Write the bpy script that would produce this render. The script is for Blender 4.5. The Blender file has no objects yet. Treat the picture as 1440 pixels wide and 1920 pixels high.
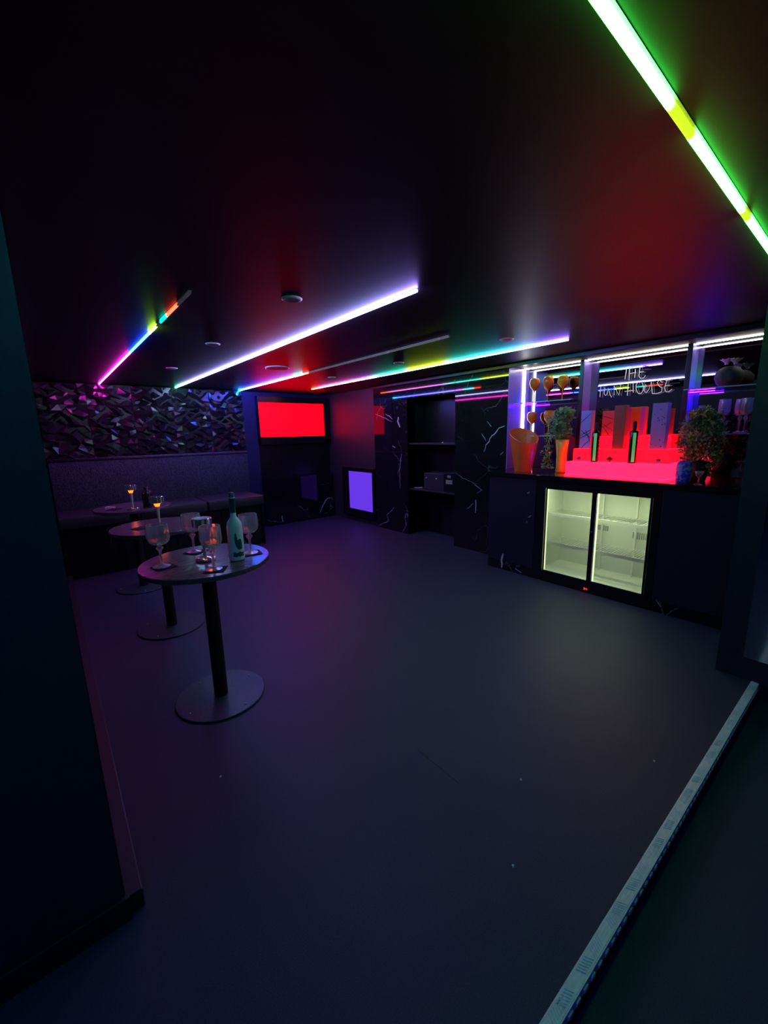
import bpy, bmesh, math, random
from mathutils import Matrix, Vector
random.seed(7)
S = bpy.context.scene
COL = S.collection

# ---------------------------------------------------------------- camera
F_PX = 762.24
def rotm(yaw, pit, rol):
    f = Vector((math.sin(yaw)*math.cos(pit), math.cos(yaw)*math.cos(pit), -math.sin(pit)))
    r = Vector((math.cos(yaw), -math.sin(yaw), 0)); d = f.cross(r)
    return r*math.cos(rol)+d*math.sin(rol), -r*math.sin(rol)+d*math.cos(rol), f
r_, d_, f_ = rotm(math.radians(39.39467807), math.radians(10.95336747), math.radians(1.36444105))
cd = bpy.data.cameras.new('camera'); cam = bpy.data.objects.new('camera', cd); COL.objects.link(cam)
cd.sensor_fit = 'HORIZONTAL'; cd.sensor_width = 36.0; cd.lens = F_PX/1440*36; cd.clip_start = 0.02
mw = Matrix.Identity(4)
for i in range(3):
    mw[i][0] = r_[i]; mw[i][1] = -d_[i]; mw[i][2] = -f_[i]
mw[0][3], mw[1][3], mw[2][3] = 0.0, 0.0, 1.5
cam.matrix_world = mw
S.camera = cam

# ---------------------------------------------------------------- world, exposure
wd = bpy.data.worlds.new('world'); S.world = wd; wd.use_nodes = True
wd.node_tree.nodes['Background'].inputs[0].default_value = (0.01, 0.015, 0.04, 1)
wd.node_tree.nodes['Background'].inputs[1].default_value = 0.3
S.view_settings.view_transform = 'Standard'; S.view_settings.look = 'None'
S.view_settings.exposure = 0.0; S.view_settings.gamma = 1.0
S.view_settings.use_curve_mapping = False
S.cycles.use_denoising = True
S.cycles.max_bounces = 6; S.cycles.adaptive_threshold = 0.02; S.cycles.glossy_bounces = 4; S.cycles.transmission_bounces = 8
S.cycles.transparent_max_bounces = 12; S.cycles.sample_clamp_indirect = 4.0
S.cycles.caustics_refractive = False; S.cycles.caustics_reflective = False
STRIP = 80.0          # radiance of the ceiling strips
CEIL = 2.2
SLAB = CEIL+.010      # underside of the ceiling; the light tubes hang 10 mm below it, centred at CEIL

# ---------------------------------------------------------------- helpers
class MB:
    def __init__(s): s.bm = bmesh.new()
    def box(s, x0, x1, y0, y1, z0, z1, bev=0, rot=None, piv=None):
        b = bmesh.new(); bmesh.ops.create_cube(b, size=1)
        for v in b.verts:
            v.co = Vector(((x0+x1)/2+v.co.x*(x1-x0), (y0+y1)/2+v.co.y*(y1-y0), (z0+z1)/2+v.co.z*(z1-z0)))
        if bev: bmesh.ops.bevel(b, geom=list(b.edges), offset=bev, segments=2, affect='EDGES', profile=.5)
        if rot is not None:
            p = Vector(piv) if piv else Vector(((x0+x1)/2, (y0+y1)/2, (z0+z1)/2))
            for v in b.verts: v.co = rot @ (v.co-p)+p
        return s.add(b)
    def add(s, b):
        m = bpy.data.meshes.new('t'); b.to_mesh(m); b.free(); s.bm.from_mesh(m); bpy.data.meshes.remove(m); return s
    def quad(s, a, b, c, d):
        s.bm.faces.new([s.bm.verts.new(p) for p in (a, b, c, d)]); return s
    def poly(s, pts): s.bm.faces.new([s.bm.verts.new(p) for p in pts]); return s
    def lathe(s, prof, n=32, c=(0, 0, 0), mod=None, closed=False):
        vs = s.bm.verts; rings = []
        for (r, z) in prof:
            if r < 1e-6: rings.append([vs.new((c[0], c[1], c[2]+z))])
            else:
                ring = []
                for k in range(n):
                    a = 2*math.pi*k/n; rr = r*(mod(a, z) if mod else 1)
                    ring.append(vs.new((c[0]+rr*math.cos(a), c[1]+rr*math.sin(a), c[2]+z)))
                rings.append(ring)
        pairs = list(zip(rings[:-1], rings[1:]))
        if closed: pairs.append((rings[-1], rings[0]))
        for A, B in pairs:
            if len(A) == 1 and len(B) == 1: continue
            for k in range(n):
                k2 = (k+1) % n
                if len(A) == 1: s.bm.faces.new((A[0], B[k], B[k2]))
                elif len(B) == 1: s.bm.faces.new((A[k], B[0], A[k2]))
                else: s.bm.faces.new((A[k], B[k], B[k2], A[k2]))
        return s
    def tube(s, pts, r, n=6):
        pts = [Vector(p) for p in pts]; rings = []
        for i, p in enumerate(pts):
            t = (pts[min(i+1, len(pts)-1)]-pts[max(i-1, 0)]).normalized()
            u = t.orthogonal().normalized() if i == 0 else (rings_u - t*rings_u.dot(t)).normalized()
            rings_u = u; w = t.cross(u)
            rr = r[i] if isinstance(r, (list, tuple)) else r
            rings.append([s.bm.verts.new(p+(u*math.cos(2*math.pi*k/n)+w*math.sin(2*math.pi*k/n))*rr) for k in range(n)])
        for A, B in zip(rings[:-1], rings[1:]):
            for k in range(n): s.bm.faces.new((A[k], B[k], B[(k+1) % n], A[(k+1) % n]))
        s.bm.faces.new(rings[0][::-1]); s.bm.faces.new(rings[-1]); return s
    def move(s, v):
        for q in s.bm.verts: q.co += Vector(v)
        return s
    def build(s, name, mat, parent=None, smooth=False, loc=None, recalc=True, auto=None):
        if recalc: bmesh.ops.recalc_face_normals(s.bm, faces=list(s.bm.faces))
        m = bpy.data.meshes.new(name); s.bm.to_mesh(m); s.bm.free()
        m.materials.append(mat)
        if smooth:
            for p in m.polygons: p.use_smooth = True
            if auto:
                m.set_sharp_from_angle(angle=math.radians(auto))
        o = bpy.data.objects.new(name, m); COL.objects.link(o)
        if parent: o.parent = parent
        if loc: o.location = loc
        return o

def tag(o, label=None, cat=None, group=None, kind=None):
    if label: o['label'] = label
    if cat: o['category'] = cat
    if group: o['group'] = group
    if kind: o['kind'] = kind
    return o
def thing(name, label, cat, loc=(0, 0, 0), rz=0, group=None):
    o = bpy.data.objects.new(name, None); COL.objects.link(o); o.location = loc; o.rotation_euler = (0, 0, rz)
    o.empty_display_size = .1
    return tag(o, label, cat, group)
def struct(name, mb, mat, label=None, **k):
    o = mb.build(name, mat, **k); o['kind'] = 'structure'
    if label: o['label'] = label
    return o
def dup(root, loc, label, rz=0, group=None):
    r = root.copy(); COL.objects.link(r); r.location = loc; r.rotation_euler = (0, 0, rz); r['label'] = label
    if group: r['group'] = group
    for ch in list(root.children):
        c = ch.copy(); COL.objects.link(c); c.parent = r
        for g in ch.children:
            d = g.copy(); COL.objects.link(d); d.parent = c
    return r

def mat(name, base=(.5, .5, .5), rough=.5, metal=0, emit=None, es=0, trans=0, ior=1.45, coat=0, spec=.5, alpha=1):
    m = bpy.data.materials.new(name); m.use_nodes = True
    p = m.node_tree.nodes['Principled BSDF']
    p.inputs['Base Color'].default_value = (*base, 1); p.inputs['Roughness'].default_value = rough
    p.inputs['Metallic'].default_value = metal; p.inputs['IOR'].default_value = ior
    p.inputs['Transmission Weight'].default_value = trans; p.inputs['Coat Weight'].default_value = coat
    p.inputs['Specular IOR Level'].default_value = spec
    if emit:
        p.inputs['Emission Color'].default_value = (*emit, 1); p.inputs['Emission Strength'].default_value = es
    return m
def nodes(m): return m.node_tree.nodes, m.node_tree.links, m.node_tree.nodes['Principled BSDF']
def noise_color(m, c0, c1, scale, lo=.4, hi=.6, detail=4, bump=0, bdist=.002, coords='Object', vec_scale=None, rough=None):
    n, l, p = nodes(m)
    tc = n.new('ShaderNodeTexCoord'); tx = n.new('ShaderNodeTexNoise'); tx.inputs['Scale'].default_value = scale; tx.inputs['Detail'].default_value = detail
    src = tc.outputs[coords]
    if vec_scale:
        mp = n.new('ShaderNodeMapping'); mp.inputs['Scale'].default_value = vec_scale; l.new(src, mp.inputs['Vector']); src = mp.outputs['Vector']
    l.new(src, tx.inputs['Vector'])
    r = n.new('ShaderNodeValToRGB'); r.color_ramp.elements[0].position = lo; r.color_ramp.elements[1].position = hi
    r.color_ramp.elements[0].color = (*c0, 1); r.color_ramp.elements[1].color = (*c1, 1)
    l.new(tx.outputs['Fac'], r.inputs['Fac']); l.new(r.outputs['Color'], p.inputs['Base Color'])
    if bump:
        b = n.new('ShaderNodeBump'); b.inputs['Strength'].default_value = bump; b.inputs['Distance'].default_value = bdist
        l.new(tx.outputs['Fac'], b.inputs['Height']); l.new(b.outputs['Normal'], p.inputs['Normal'])
    if rough:
        mr = n.new('ShaderNodeMapRange'); mr.inputs[3].default_value = rough[0]; mr.inputs[4].default_value = rough[1]
        l.new(tx.outputs['Fac'], mr.inputs[0]); l.new(mr.outputs[0], p.inputs['Roughness'])
    return m

# ---------------------------------------------------------------- materials
M = {}
M['ceiling'] = noise_color(mat('ceiling paint', rough=.43, spec=.34), (.013, .013, .0145), (.016, .016, .018), 6, bump=.05)
M['floor'] = noise_color(mat('floor vinyl', rough=.5, spec=.38), (.034, .031, .066), (.056, .050, .100), 260, .35, .65, 6, bump=.35, bdist=.0015)
M['paint'] = noise_color(mat('dark wall paint', rough=.5), (.026, .028, .04), (.032, .034, .046), 30, bump=.1)
M['paint_gloss'] = mat('satin black paint', (.03, .03, .034), .42)
M['black'] = mat('black laminate', (.008, .008, .01), .3)
M['black_matt'] = mat('matt black', (.007, .007, .008), .6)
M['pole'] = mat('black powder coat', (.01, .01, .011), .5)
M['base_steel'] = noise_color(mat('speckled steel', rough=.35), (.035, .033, .055), (.075, .07, .105), 180, .4, .6, bump=.15)
M['chrome'] = mat('chrome', (.85, .85, .87), .16, .9)
M['alu'] = noise_color(mat('aluminium', rough=.38, metal=.15), (.72, .82, .8), (.95, 1, 1), 24, .3, .7, vec_scale=(1, 8, 1))
M['screw'] = mat('steel screw', (.75, .75, .78), .25, .6)
M['trimwhite'] = mat('white plastic trim', (.92, .92, .95), .3, spec=1.0)
M['grille'] = noise_color(mat('speaker grille', rough=.5), (.22, .2, .22), (.35, .33, .35), 500, .4, .6)
M['mirror'] = mat('tinted mirror', (.30, .31, .34), .012, 1)
M['side'] = mat('lilac grey laminate', (.27, .19, .8), .25, spec=.6)
M['fabric'] = noise_color(mat('quilted fabric', rough=.6), (.022, .024, .05), (.06, .062, .11), 110, .42, .58, 2, bump=.9, bdist=.006, vec_scale=(1, 1, .6))
M['vinyl_seat'] = mat('black seat vinyl', (.035, .034, .04), .42)
M['cryst'] = mat('black relief plastic', (.02, .02, .024), .22, spec=.65)
M['grout'] = mat('dark grout', (.06, .06, .07), .7)
M['liner'] = mat('fridge liner', (.72, .76, .66), .35)
M['wire'] = mat('coated wire', (.78, .8, .7), .3)
M['fan'] = mat('grey fan housing', (.3, .32, .28), .4)
M['vein'] = mat('white marble vein', (.6, .63, .7), .2)
M['orange'] = mat('orange plastic', (1, .16, .035), .28, emit=None)
M['orange_glass'] = mat('orange glass', (1, .19, .025), .2)
M['amber'] = mat('amber vase', (.95, .45, .03), .25)
M['cream'] = mat('cream petal', (.75, .76, .6), .5)
M['greypot'] = noise_color(mat('soft grey pot', rough=.7), (.05, .055, .055), (.14, .15, .15), 12, .35, .65)
M['lilac'] = noise_color(mat('speckled lilac glaze', rough=.3), (.4, .42, .8), (.1, .06, .8), 40, .45, .55)
M['coaster'] = mat('black coaster', (.006, .006, .007), .7, spec=.2)
M['capsule'] = mat('dark teal foil', (.02, .1, .13), .3, .3)
M['frost'] = mat('frosted bottle glass', (.70, .95, .95), .3)
M['print'] = mat('dark blue bottle print', (.02, .09, .14), .4)
M['paper'] = mat('pale paper', (.75, .78, .8), .6)
M['darkglass'] = mat('dark bottle glass', (.01, .014, .014), .1)
M['amp'] = mat('dark amplifier case', (.035, .033, .05), .4)
M['label'] = mat('beige label', (.32, .32, .28), .5)
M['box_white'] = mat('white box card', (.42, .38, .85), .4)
M['box_brown'] = mat('brown box card', (.42, .10, .04), .35)
M['box_orange_refl'] = mat('orange reflected box card', (1, .2, .03), .4)
M['box_pink_refl'] = mat('magenta reflected box edge', (.8, .05, .6), .4)
M['box_red_refl'] = mat('red reflected box card', (.8, .07, .07), .4)
M['ink'] = mat('dark ink line', (.03, .02, .06), .5)
M['knob'] = mat('grey knob', (.18, .16, .2), .25, .7)
M['brown'] = mat('dark brown gem', (.09, .025, .015), .15)
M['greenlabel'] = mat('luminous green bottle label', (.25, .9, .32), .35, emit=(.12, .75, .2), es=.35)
M['neon'] = mat('white sign tube with added glow', (.7, .75, .78), .3, emit=(.7, .85, .9), es=.28)  # the sign is unlit; a slight glow is put into its tubes
M['leaf'] = noise_color(mat('leaf', rough=.5), (.06, .18, .05), (.26, .42, .12), 9, .4, .6)
M['leaf2'] = noise_color(mat('bright leaf', rough=.5), (.07, .16, .03), (.3, .4, .06), 8, .45, .65)
M['green'] = mat('green card', (.03, .35, .08), .5)
M['skirting'] = mat('skirting', (.012, .012, .014), .5)

def thin_glass(name, tint=(1, 1, 1), refl=.09, rough=.02):
    m = bpy.data.materials.new(name); m.use_nodes = True; n, l = m.node_tree.nodes, m.node_tree.links
    n.remove(n['Principled BSDF']); o = n['Material Output']
    t = n.new('ShaderNodeBsdfTransparent'); t.inputs[0].default_value = (*tint, 1)
    g = n.new('ShaderNodeBsdfGlossy'); g.inputs['Roughness'].default_value = rough
    lw = n.new('ShaderNodeLayerWeight'); lw.inputs[0].default_value = .25
    mr = n.new('ShaderNodeMapRange'); mr.inputs[3].default_value = refl; mr.inputs[4].default_value = .7
    mx = n.new('ShaderNodeMixShader'); l.new(lw.outputs['Facing'], mr.inputs[0]); l.new(mr.outputs[0], mx.inputs[0])
    l.new(t.outputs[0], mx.inputs[1]); l.new(g.outputs[0], mx.inputs[2]); l.new(mx.outputs[0], o.inputs[0]); return m
M['pane'] = thin_glass('door glass', refl=.03)
M['shelfglass'] = thin_glass('shelf glass', (.75, .95, .88), .12)
def cut_glass(name, lo=.26, hi=.95):
    m = bpy.data.materials.new(name); m.use_nodes = True; n, l = m.node_tree.nodes, m.node_tree.links
    n.remove(n['Principled BSDF']); o = n['Material Output']
    g = n.new('ShaderNodeBsdfGlass'); g.inputs['Roughness'].default_value = .03; g.inputs['IOR'].default_value = 1.52
    t = n.new('ShaderNodeBsdfTransparent')
    gl = n.new('ShaderNodeBsdfGlossy'); gl.inputs['Roughness'].default_value = .16
    df = n.new('ShaderNodeBsdfDiffuse'); df.inputs[0].default_value = (.97, .97, 1, 1)
    tr = n.new('ShaderNodeBsdfTranslucent'); tr.inputs[0].default_value = (.97, .97, 1, 1)
    def mix(f, a, b):
        x = n.new('ShaderNodeMixShader'); x.inputs[0].default_value = f; l.new(a.outputs[0], x.inputs[1]); l.new(b.outputs[0], x.inputs[2]); return x
    clear = mix(.3, g, t); milk = mix(.5, mix(.5, df, tr), gl)
    lw = n.new('ShaderNodeLayerWeight'); lw.inputs[0].default_value = .5
    cr = n.new('ShaderNodeValToRGB'); e = cr.color_ramp.elements
    e[0].position = .35; e[0].color = (lo, lo, lo, 1); e[1].position = .85; e[1].color = (hi, hi, hi, 1)
    l.new(lw.outputs['Facing'], cr.inputs['Fac'])
    f = mix(.2, clear, milk); l.new(cr.outputs['Color'], f.inputs[0])
    l.new(f.outputs[0], o.inputs[0]); return m
M['cut'] = cut_glass('cut glass'); M['cutfoot'] = cut_glass('cut glass foot', .7, .95)

def emis(name, c, s):
    m = mat(name, (.02, .02, .02), .3, emit=c, es=s); return m
def marble(name, off):
    m = mat(name, (.01, .01, .012), .035, spec=.5)
    n, l, p = nodes(m)
    tc = n.new('ShaderNodeTexCoord'); mp = n.new('ShaderNodeMapping'); mp.inputs['Location'].default_value = (off, off*.7, off*1.3)
    mp.inputs['Rotation'].default_value = (.5, .3, .2); l.new(tc.outputs['Object'], mp.inputs['Vector'])
    nz = n.new('ShaderNodeTexNoise'); nz.inputs['Scale'].default_value = 3; nz.inputs['Detail'].default_value = 6; l.new(mp.outputs[0], nz.inputs['Vector'])
    mx = n.new('ShaderNodeMix'); mx.data_type = 'VECTOR'; mx.inputs['Factor'].default_value = .35
    l.new(mp.outputs[0], mx.inputs[4]); l.new(nz.outputs['Color'], mx.inputs[5])
    v = n.new('ShaderNodeTexVoronoi'); v.feature = 'DISTANCE_TO_EDGE'; v.inputs['Scale'].default_value = 3.2; l.new(mx.outputs[1], v.inputs['Vector'])
    r = n.new('ShaderNodeValToRGB'); e = r.color_ramp.elements; e[0].position = 0; e[0].color = (1, 1, 1, 1); e[1].position = .012; e[1].color = (0, 0, 0, 1)
    l.new(v.outputs['Distance'], r.inputs['Fac'])
    n2 = n.new('ShaderNodeTexNoise'); n2.inputs['Scale'].default_value = 2.1; n2.inputs['Detail'].default_value = 3; l.new(mp.outputs[0], n2.inputs['Vector'])
    r2 = n.new('ShaderNodeValToRGB'); r2.color_ramp.elements[0].position = .5; r2.color_ramp.elements[1].position = .68; l.new(n2.outputs['Fac'], r2.inputs['Fac'])
    mu = n.new('ShaderNodeMath'); mu.operation = 'MULTIPLY'; l.new(r.outputs['Color'], mu.inputs[0]); l.new(r2.outputs['Color'], mu.inputs[1])
    cm = n.new('ShaderNodeMix'); cm.data_type = 'RGBA'; l.new(mu.outputs[0], cm.inputs['Factor'])
    cm.inputs[6].default_value = (.01, .01, .013, 1); cm.inputs[7].default_value = (.3, .32, .36, 1)
    l.new(cm.outputs[2], p.inputs['Base Color']); return m
M['marble'] = marble('black veined marble', 1.7); M['marble2'] = marble('black veined marble two', 5.1); M['marble3'] = marble('black marble low', 9.4)
# wood grain for the table tops
M['top'] = noise_color(mat('dark stained table top', rough=.2, spec=.9), (.10, .062, .085), (.15, .10, .13), 14, .3, .7, 5, vec_scale=(1, 22, 1), bump=.03)

# ================================================================ LARGE STRUCTURE
# floor of the bar room, step down and lower floor on the near side
def prism(mb, pts, z0, z1):
    n = len(pts); lo = [mb.bm.verts.new((x, y, z0)) for x, y in pts]; hi = [mb.bm.verts.new((x, y, z1)) for x, y in pts]
    mb.bm.faces.new(lo[::-1]); mb.bm.faces.new(hi)
    for i in range(n): mb.bm.faces.new((lo[i], lo[(i+1) % n], hi[(i+1) % n], hi[i]))
    return mb
def edge_y(x): return .275+(3.046-x)*.02462      # the step runs slightly askew to the walls
b = MB(); prism(b, [(-2.6, edge_y(-2.6)+.01), (3.05, edge_y(3.05)+.01), (4.1, edge_y(3.05)+.01), (4.1, 3.48), (4.5, 3.48), (4.5, 4.36), (4.1, 4.36), (4.1, 6.7), (-2.6, 6.7)], -.14, 0)
struct('floor', b, M['floor'])
b = MB(); b.box(-2.6, 3.1, -3.1, .43, -.2, -.1); struct('floor_lower', b, M['floor'])
b = MB(); b.box(-2.6, 4.06, -3.1, 6.7, SLAB, SLAB+.1); struct('ceiling', b, M['ceiling'])
# left wall: thin end facing us at y 1.34, runs to the bench
b = MB(); b.box(-.14, 0, 1.34, 6.6, 0, CEIL); struct('wall_left', b, M['paint'])
b = MB(); b.box(-2.6, -.14, 1.34, 1.48, 0, CEIL); struct('wall_left_front', b, M['paint'])
b = MB(); b.box(-2.6, .012, 1.322, 1.34, 0, .085, .003); struct('baseboard_front', b, M['skirting'])
b = MB(); b.box(0, .05, 1.34, 5.42, 0, .07, .004); struct('baseboard_left', b, M['paint_gloss'])
b = MB(); b.box(-2.7, -2.6, -3.1, 1.48, -.1, CEIL); struct('wall_far_left', b, M['paint'])
b = MB(); b.box(-2.7, 3.05, -3.2, -3.1, -.1, CEIL); struct('wall_near', b, M['paint'])
b = MB(); b.box(0, 2.72, 6.5, 6.62, 0, CEIL); b.box(2.72, 4.15, 6.5, 6.62, 2.135, CEIL); b.box(2.72, 4.15, 6.58, 6.62, 0, 2.14)
M['backpaint'] = mat('blue-black wall paint', (.02, .02, .085), .5)
wall_back = struct('wall_back', b, M['backpaint'])
b = MB(); b.box(4.07, 4.2, 5.13, 6.62, 0, CEIL); struct('wall_right', b, M['paint_gloss'])
b = MB(); b.box(3.05, 4.5, .36, .48, -.1, CEIL); b.box(3.05, 3.2, -3.1, .36, -.1, CEIL); struct('wall_pillar', b, M['paint'])

# marble clad wall between the tv corner and the bar, with an open recess
wm = MB(); wm.box(4.062, 4.2, 4.36, 5.13, 0, CEIL); wm.box(4.062, 4.2, 2.72, 3.48, 0, CEIL); wm.box(4.062, 4.2, 3.48, 4.36, 1.97, CEIL)
wall_marble = struct('wall_marble', wm, M['grout'])
rows = [(0, .508), (.512, 1.220), (1.225, 1.945), (1.95, 2.198)]
for (y0, y1) in ((4.362, 5.128), (2.712, 3.478)):
    for k, (z0, z1) in enumerate(rows):
        t = MB(); t.box(4.05, 4.062, y0+.002, y1-.002, z0, z1, .0015)
        t.build('tile', M['marble'] if k % 2 else M['marble2'], wall_marble)
t = MB(); t.box(4.05, 4.062, 3.48, 4.36, 1.972, 2.198, .0015); t.build('tile', M['marble'], wall_marble)
VR = [[(2.745, 1.554), (2.821, 1.531), (2.865, 1.482), (2.939, 1.419), (2.946, 1.381), (2.992, 1.336), (3.022, 1.257)], [(3.06, 1.472), (2.993, 1.378)], [(2.744, 1.262), (2.795, 1.223)], [(5.081, 1.791), (4.866, 1.731), (4.688, 1.667)], [(4.838, 1.782), (4.749, 1.75), (4.681, 1.704)], [(4.549, 1.725), (4.563, 1.67), (4.516, 1.582)], [(4.703, 1.319), (4.628, 1.287)], [(2.984, 1.612), (2.928, 1.547)], [(3.124, 0.661), (3.132, 0.497)], [(3.264, 0.523), (3.166, 0.611)], [(3.152, 0.847), (3.037, 0.795), (3.111, 0.741)], [(3.468, 0.985), (3.332, 0.913), (3.114, 0.858)], [(4.673, 0.371), (4.86, 0.226), (4.816, 0.141), (5.094, 0.013)], [(4.494, 1.204), (4.542, 0.961), (4.535, 0.678)]]
VWID = [.016, .006, .009, .008, .01, .04, .014, .006, .014, .006, .006, .004, .007, .008]
def ribbon(mb, pts, wid, plane, axis):
    """a crooked inlaid vein: flat ribbon in the wall plane with uneven width"""
    P = []
    for (a, b_), (c, d) in zip(pts[:-1], pts[1:]):
        n = max(2, int(math.hypot(c-a, d-b_)/.03))
        for i in range(n):
            t = i/n; P.append((a+(c-a)*t+random.uniform(-.006, .006), b_+(d-b_)*t+random.uniform(-.006, .006)))
    P.append(pts[-1]); L = []
    for i, (a, b_) in enumerate(P):
        q = P[min(i+1, len(P)-1)]; p = P[max(i-1, 0)]; dx, dy = q[0]-p[0], q[1]-p[1]; h = math.hypot(dx, dy) or 1
        wv = wid*.5*(.35+.65*math.sin(math.pi*(i+.6)/(len(P)+.2)))*random.uniform(.6, 1.1)
        nx, ny = -dy/h*wv, dx/h*wv
        L.append(((a+nx, b_+ny), (a-nx, b_-ny)))
    f = (lambda a: (plane, a[0], a[1])) if axis == 'x' else (lambda a: (a[0], plane, a[1]))
    for A, B in zip(L[:-1], L[1:]): mb.quad(f(A[0]), f(B[0]), f(B[1]), f(A[1]))
sm = MB(); sm.box(-.0015, .0015, -.13, .13, .0, .0006); sm.build('floor_seam', M['black_matt'], bpy.data.objects['floor'], loc=(1.186, 1.105, 0))
for pts, wid in zip(VR, VWID):
    v = MB(); ribbon(v, pts, wid, 4.0495, 'x'); v.build('vein', M['vein'], wall_marble)
# recess
rc = MB(); rc.box(4.42, 4.5, 3.4, 4.44, 0, 2.0); rc.box(4.062, 4.5, 4.36, 4.42, 0, 2.0); rc.box(4.062, 4.5, 3.42, 3.48, 0, 2.0); rc.box(4.062, 4.5, 3.42, 4.42, 1.97, 2.03)
alcove = struct('wall_recess', rc, M['black'])
for z in (1.355, .70):
    s = MB(); s.box(4.075, 4.42, 3.482, 4.358, z-.022, z, .002); o = s.build('recess_shelf', M['paint_gloss'])
    tag(o, 'upper black shelf in the wall recess, small white dot on its edge' if z > 1 else 'lower black shelf in the wall recess, under the amplifier', 'shelf', 'shelves in the wall recess')

# bar bay: mirrored back, sides, dividers, lid, fascia
BX = 4.45
wb = MB(); wb.box(BX+.012, 4.6, .3, 2.9, 0, CEIL+.02); wb.box(4.064, 4.6, 2.722, 2.9, 0, CEIL); struct('wall_bar', wb, M['black_matt'])
b = MB(); b.box(4.05, 4.47, .36, 2.72, 2.178, CEIL+.02); struct('ceiling_bar', b, M['black_matt'])
b = MB(); b.box(4.0, 4.055, .48, 5.13, 2.168, CEIL, .002); struct('trim_1', b, M['black'])
for k, (y0, y1) in enumerate(((2.035, 2.705), (1.14, 2.0), (.485, 1.105))):
    t = MB(); t.box(BX, BX+.01, y0, y1, 1.066, 2.178)
    tag(t.build('mirror_panel', M['mirror']), ['smoked mirror behind the orange glasses and ice bucket', 'smoked mirror behind the script sign', 'smoked mirror behind the goblets, beside the pillar'][k], 'mirror', 'mirrored panels behind the bar')
t = MB(); t.box(4.052, BX-.002, 2.705, 2.72, 1.066, 2.178); tag(t.build('side_panel', M['side']), 'tall pale end panel of the bar recess beside the marble wall', 'panel', 'upright panels of the bar recess')
for k, y in enumerate((2.0, 1.105)):
    p = thing('bay_divider', ['upright divider between the orange glasses and the sign', 'upright divider between the sign and the goblets'][k], 'panel', (4.27, y, 1.066), 0, 'upright panels of the bar recess')
    t = MB(); t.box(.012, BX-4.27, 0, .034, 0, 1.11); t.build('panel', M['side'], p)
    t = MB(); t.box(0, .012, -.002, .036, 0, 1.11, .002); t.build('front_edge', M['black'], p)

# back wall: low black cladding and black surround under the screen
b = MB(); b.box(2.72, 4.068, 6.40, 6.58, .0, .80, .004)
low = struct('wall_back_low', b, M['marble3'])
for pts, wd_ in zip([[(4.015, 0.348), (3.91, 0.341), (3.812, 0.234), (3.737, 0.105)], [(2.991, 0.157), (2.992, 0.045)]], (.02, .016)):
    v = MB(); ribbon(v, [(a, z) for a, z in pts], wd_, 6.3985, 'y'); v.build('vein', M['vein'], low)
b = MB(); b.box(2.72, 4.068, 6.50, 6.58, .80, 1.36); b.build('surround_panel', M['black'], wall_back)

# faceted relief panels over the bench
def crystal(x0, x1, z0, z1):
    m = bmesh.new(); nx = max(3, round((x1-x0)/.07)); nz = max(3, round((z1-z0)/.052)); G = []
    for j in range(nz+1):
        row = []
        for i in range(nx+1):
            x = x0+(x1-x0)*i/nx; z = z0+(z1-z0)*j/nz; ed = i in (0, nx) or j in (0, nz)
            if i not in (0, nx): x += random.uniform(-.026, .026)
            if j not in (0, nz): z += random.uniform(-.02, .02)
            h = .03+random.uniform(-.012, .012) if ed else ((.0, .062)[(i+j) % 2] if random.random() < .7 else .03)+random.uniform(-.004, .014)
            row.append(m.verts.new((x, 6.475-h, z)))
        G.append(row)
    for j in range(nz):
        for i in range(nx):
            a, b_, c, d = G[j][i], G[j][i+1], G[j+1][i+1], G[j+1][i]
            if random.random() < .5: m.faces.new((a, b_, c)); m.faces.new((a, c, d))
            else: m.faces.new((a, b_, d)); m.faces.new((b_, c, d))
    B = MB(); B.bm.free(); B.bm = m
    B.box(x0, x1, 6.456, 6.5, z0, z1)
    return B
for i in range(5):
    for (z0, z1) in ((1.20, 1.936), (1.94, 2.195)):
        x0 = .004+i*.497; crystal(x0, x0+.494, z0, z1).build('relief_panel', M['cryst'], wall_back)

# ================================================================ LIGHT STRIPS
def strip_mat(name, stops, length, strength):
    m = mat(name, (.05, .05, .05), .35)
    n, l, p = nodes(m); tc = n.new('ShaderNodeTexCoord'); sx = n.new('ShaderNodeSeparateXYZ'); l.new(tc.outputs['Object'], sx.inputs[0])
    dv = n.new('ShaderNodeMath'); dv.operation = 'DIVIDE'; dv.inputs[1].default_value = length; l.new(sx.outputs['Y'], dv.inputs[0])
    r = n.new('ShaderNodeValToRGB'); e = r.color_ramp.elements
    for k, (y, c) in enumerate(stops):
        q = e[k] if k < 2 else e.new(y/length)
        q.position = min(1, max(0, y/length)); q.color = (*c, 1)
    l.new(dv.outputs[0], r.inputs['Fac']); l.new(r.outputs['Color'], p.inputs['Emission Color']); p.inputs['Emission Strength'].default_value = strength
    return m
def light_strip(label, x, y0, y1, stops, w=.0064, strength=STRIP, rz=0, z=CEIL, along='y', name='light_strip', group='coloured light strips in the ceiling'):
    L = y1-y0; o = thing(name, label, 'light strip', (x, y0, z), rz, group)
    c = MB(); c.box(-w-.003, w+.003, 0, L, .008, .010); c.build('channel', M['alu'], o)
    d = MB(); d.tube([(0, 0, 0), (0, L, 0)], w, 10)
    clip = MB(); y = .1
    while y < L: clip.box(-.004, .004, y-.006, y+.006, w*.8, .009); y += .6
    clip.build('clips', M['alu'], o)['kind'] = 'stuff'
    d.build('diffuser', strip_mat('strip light '+label[:18], stops, L, strength), o)
    return o
OFF = (.0004, .0004, .0005)
PK = (1, .025, .75); BL = (.01, .05, 1); LG = (.35, .9, .02); TL = (.0, .12, .07); OR = (.14, .008, .003); WH = (.36, .34, 1)
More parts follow.
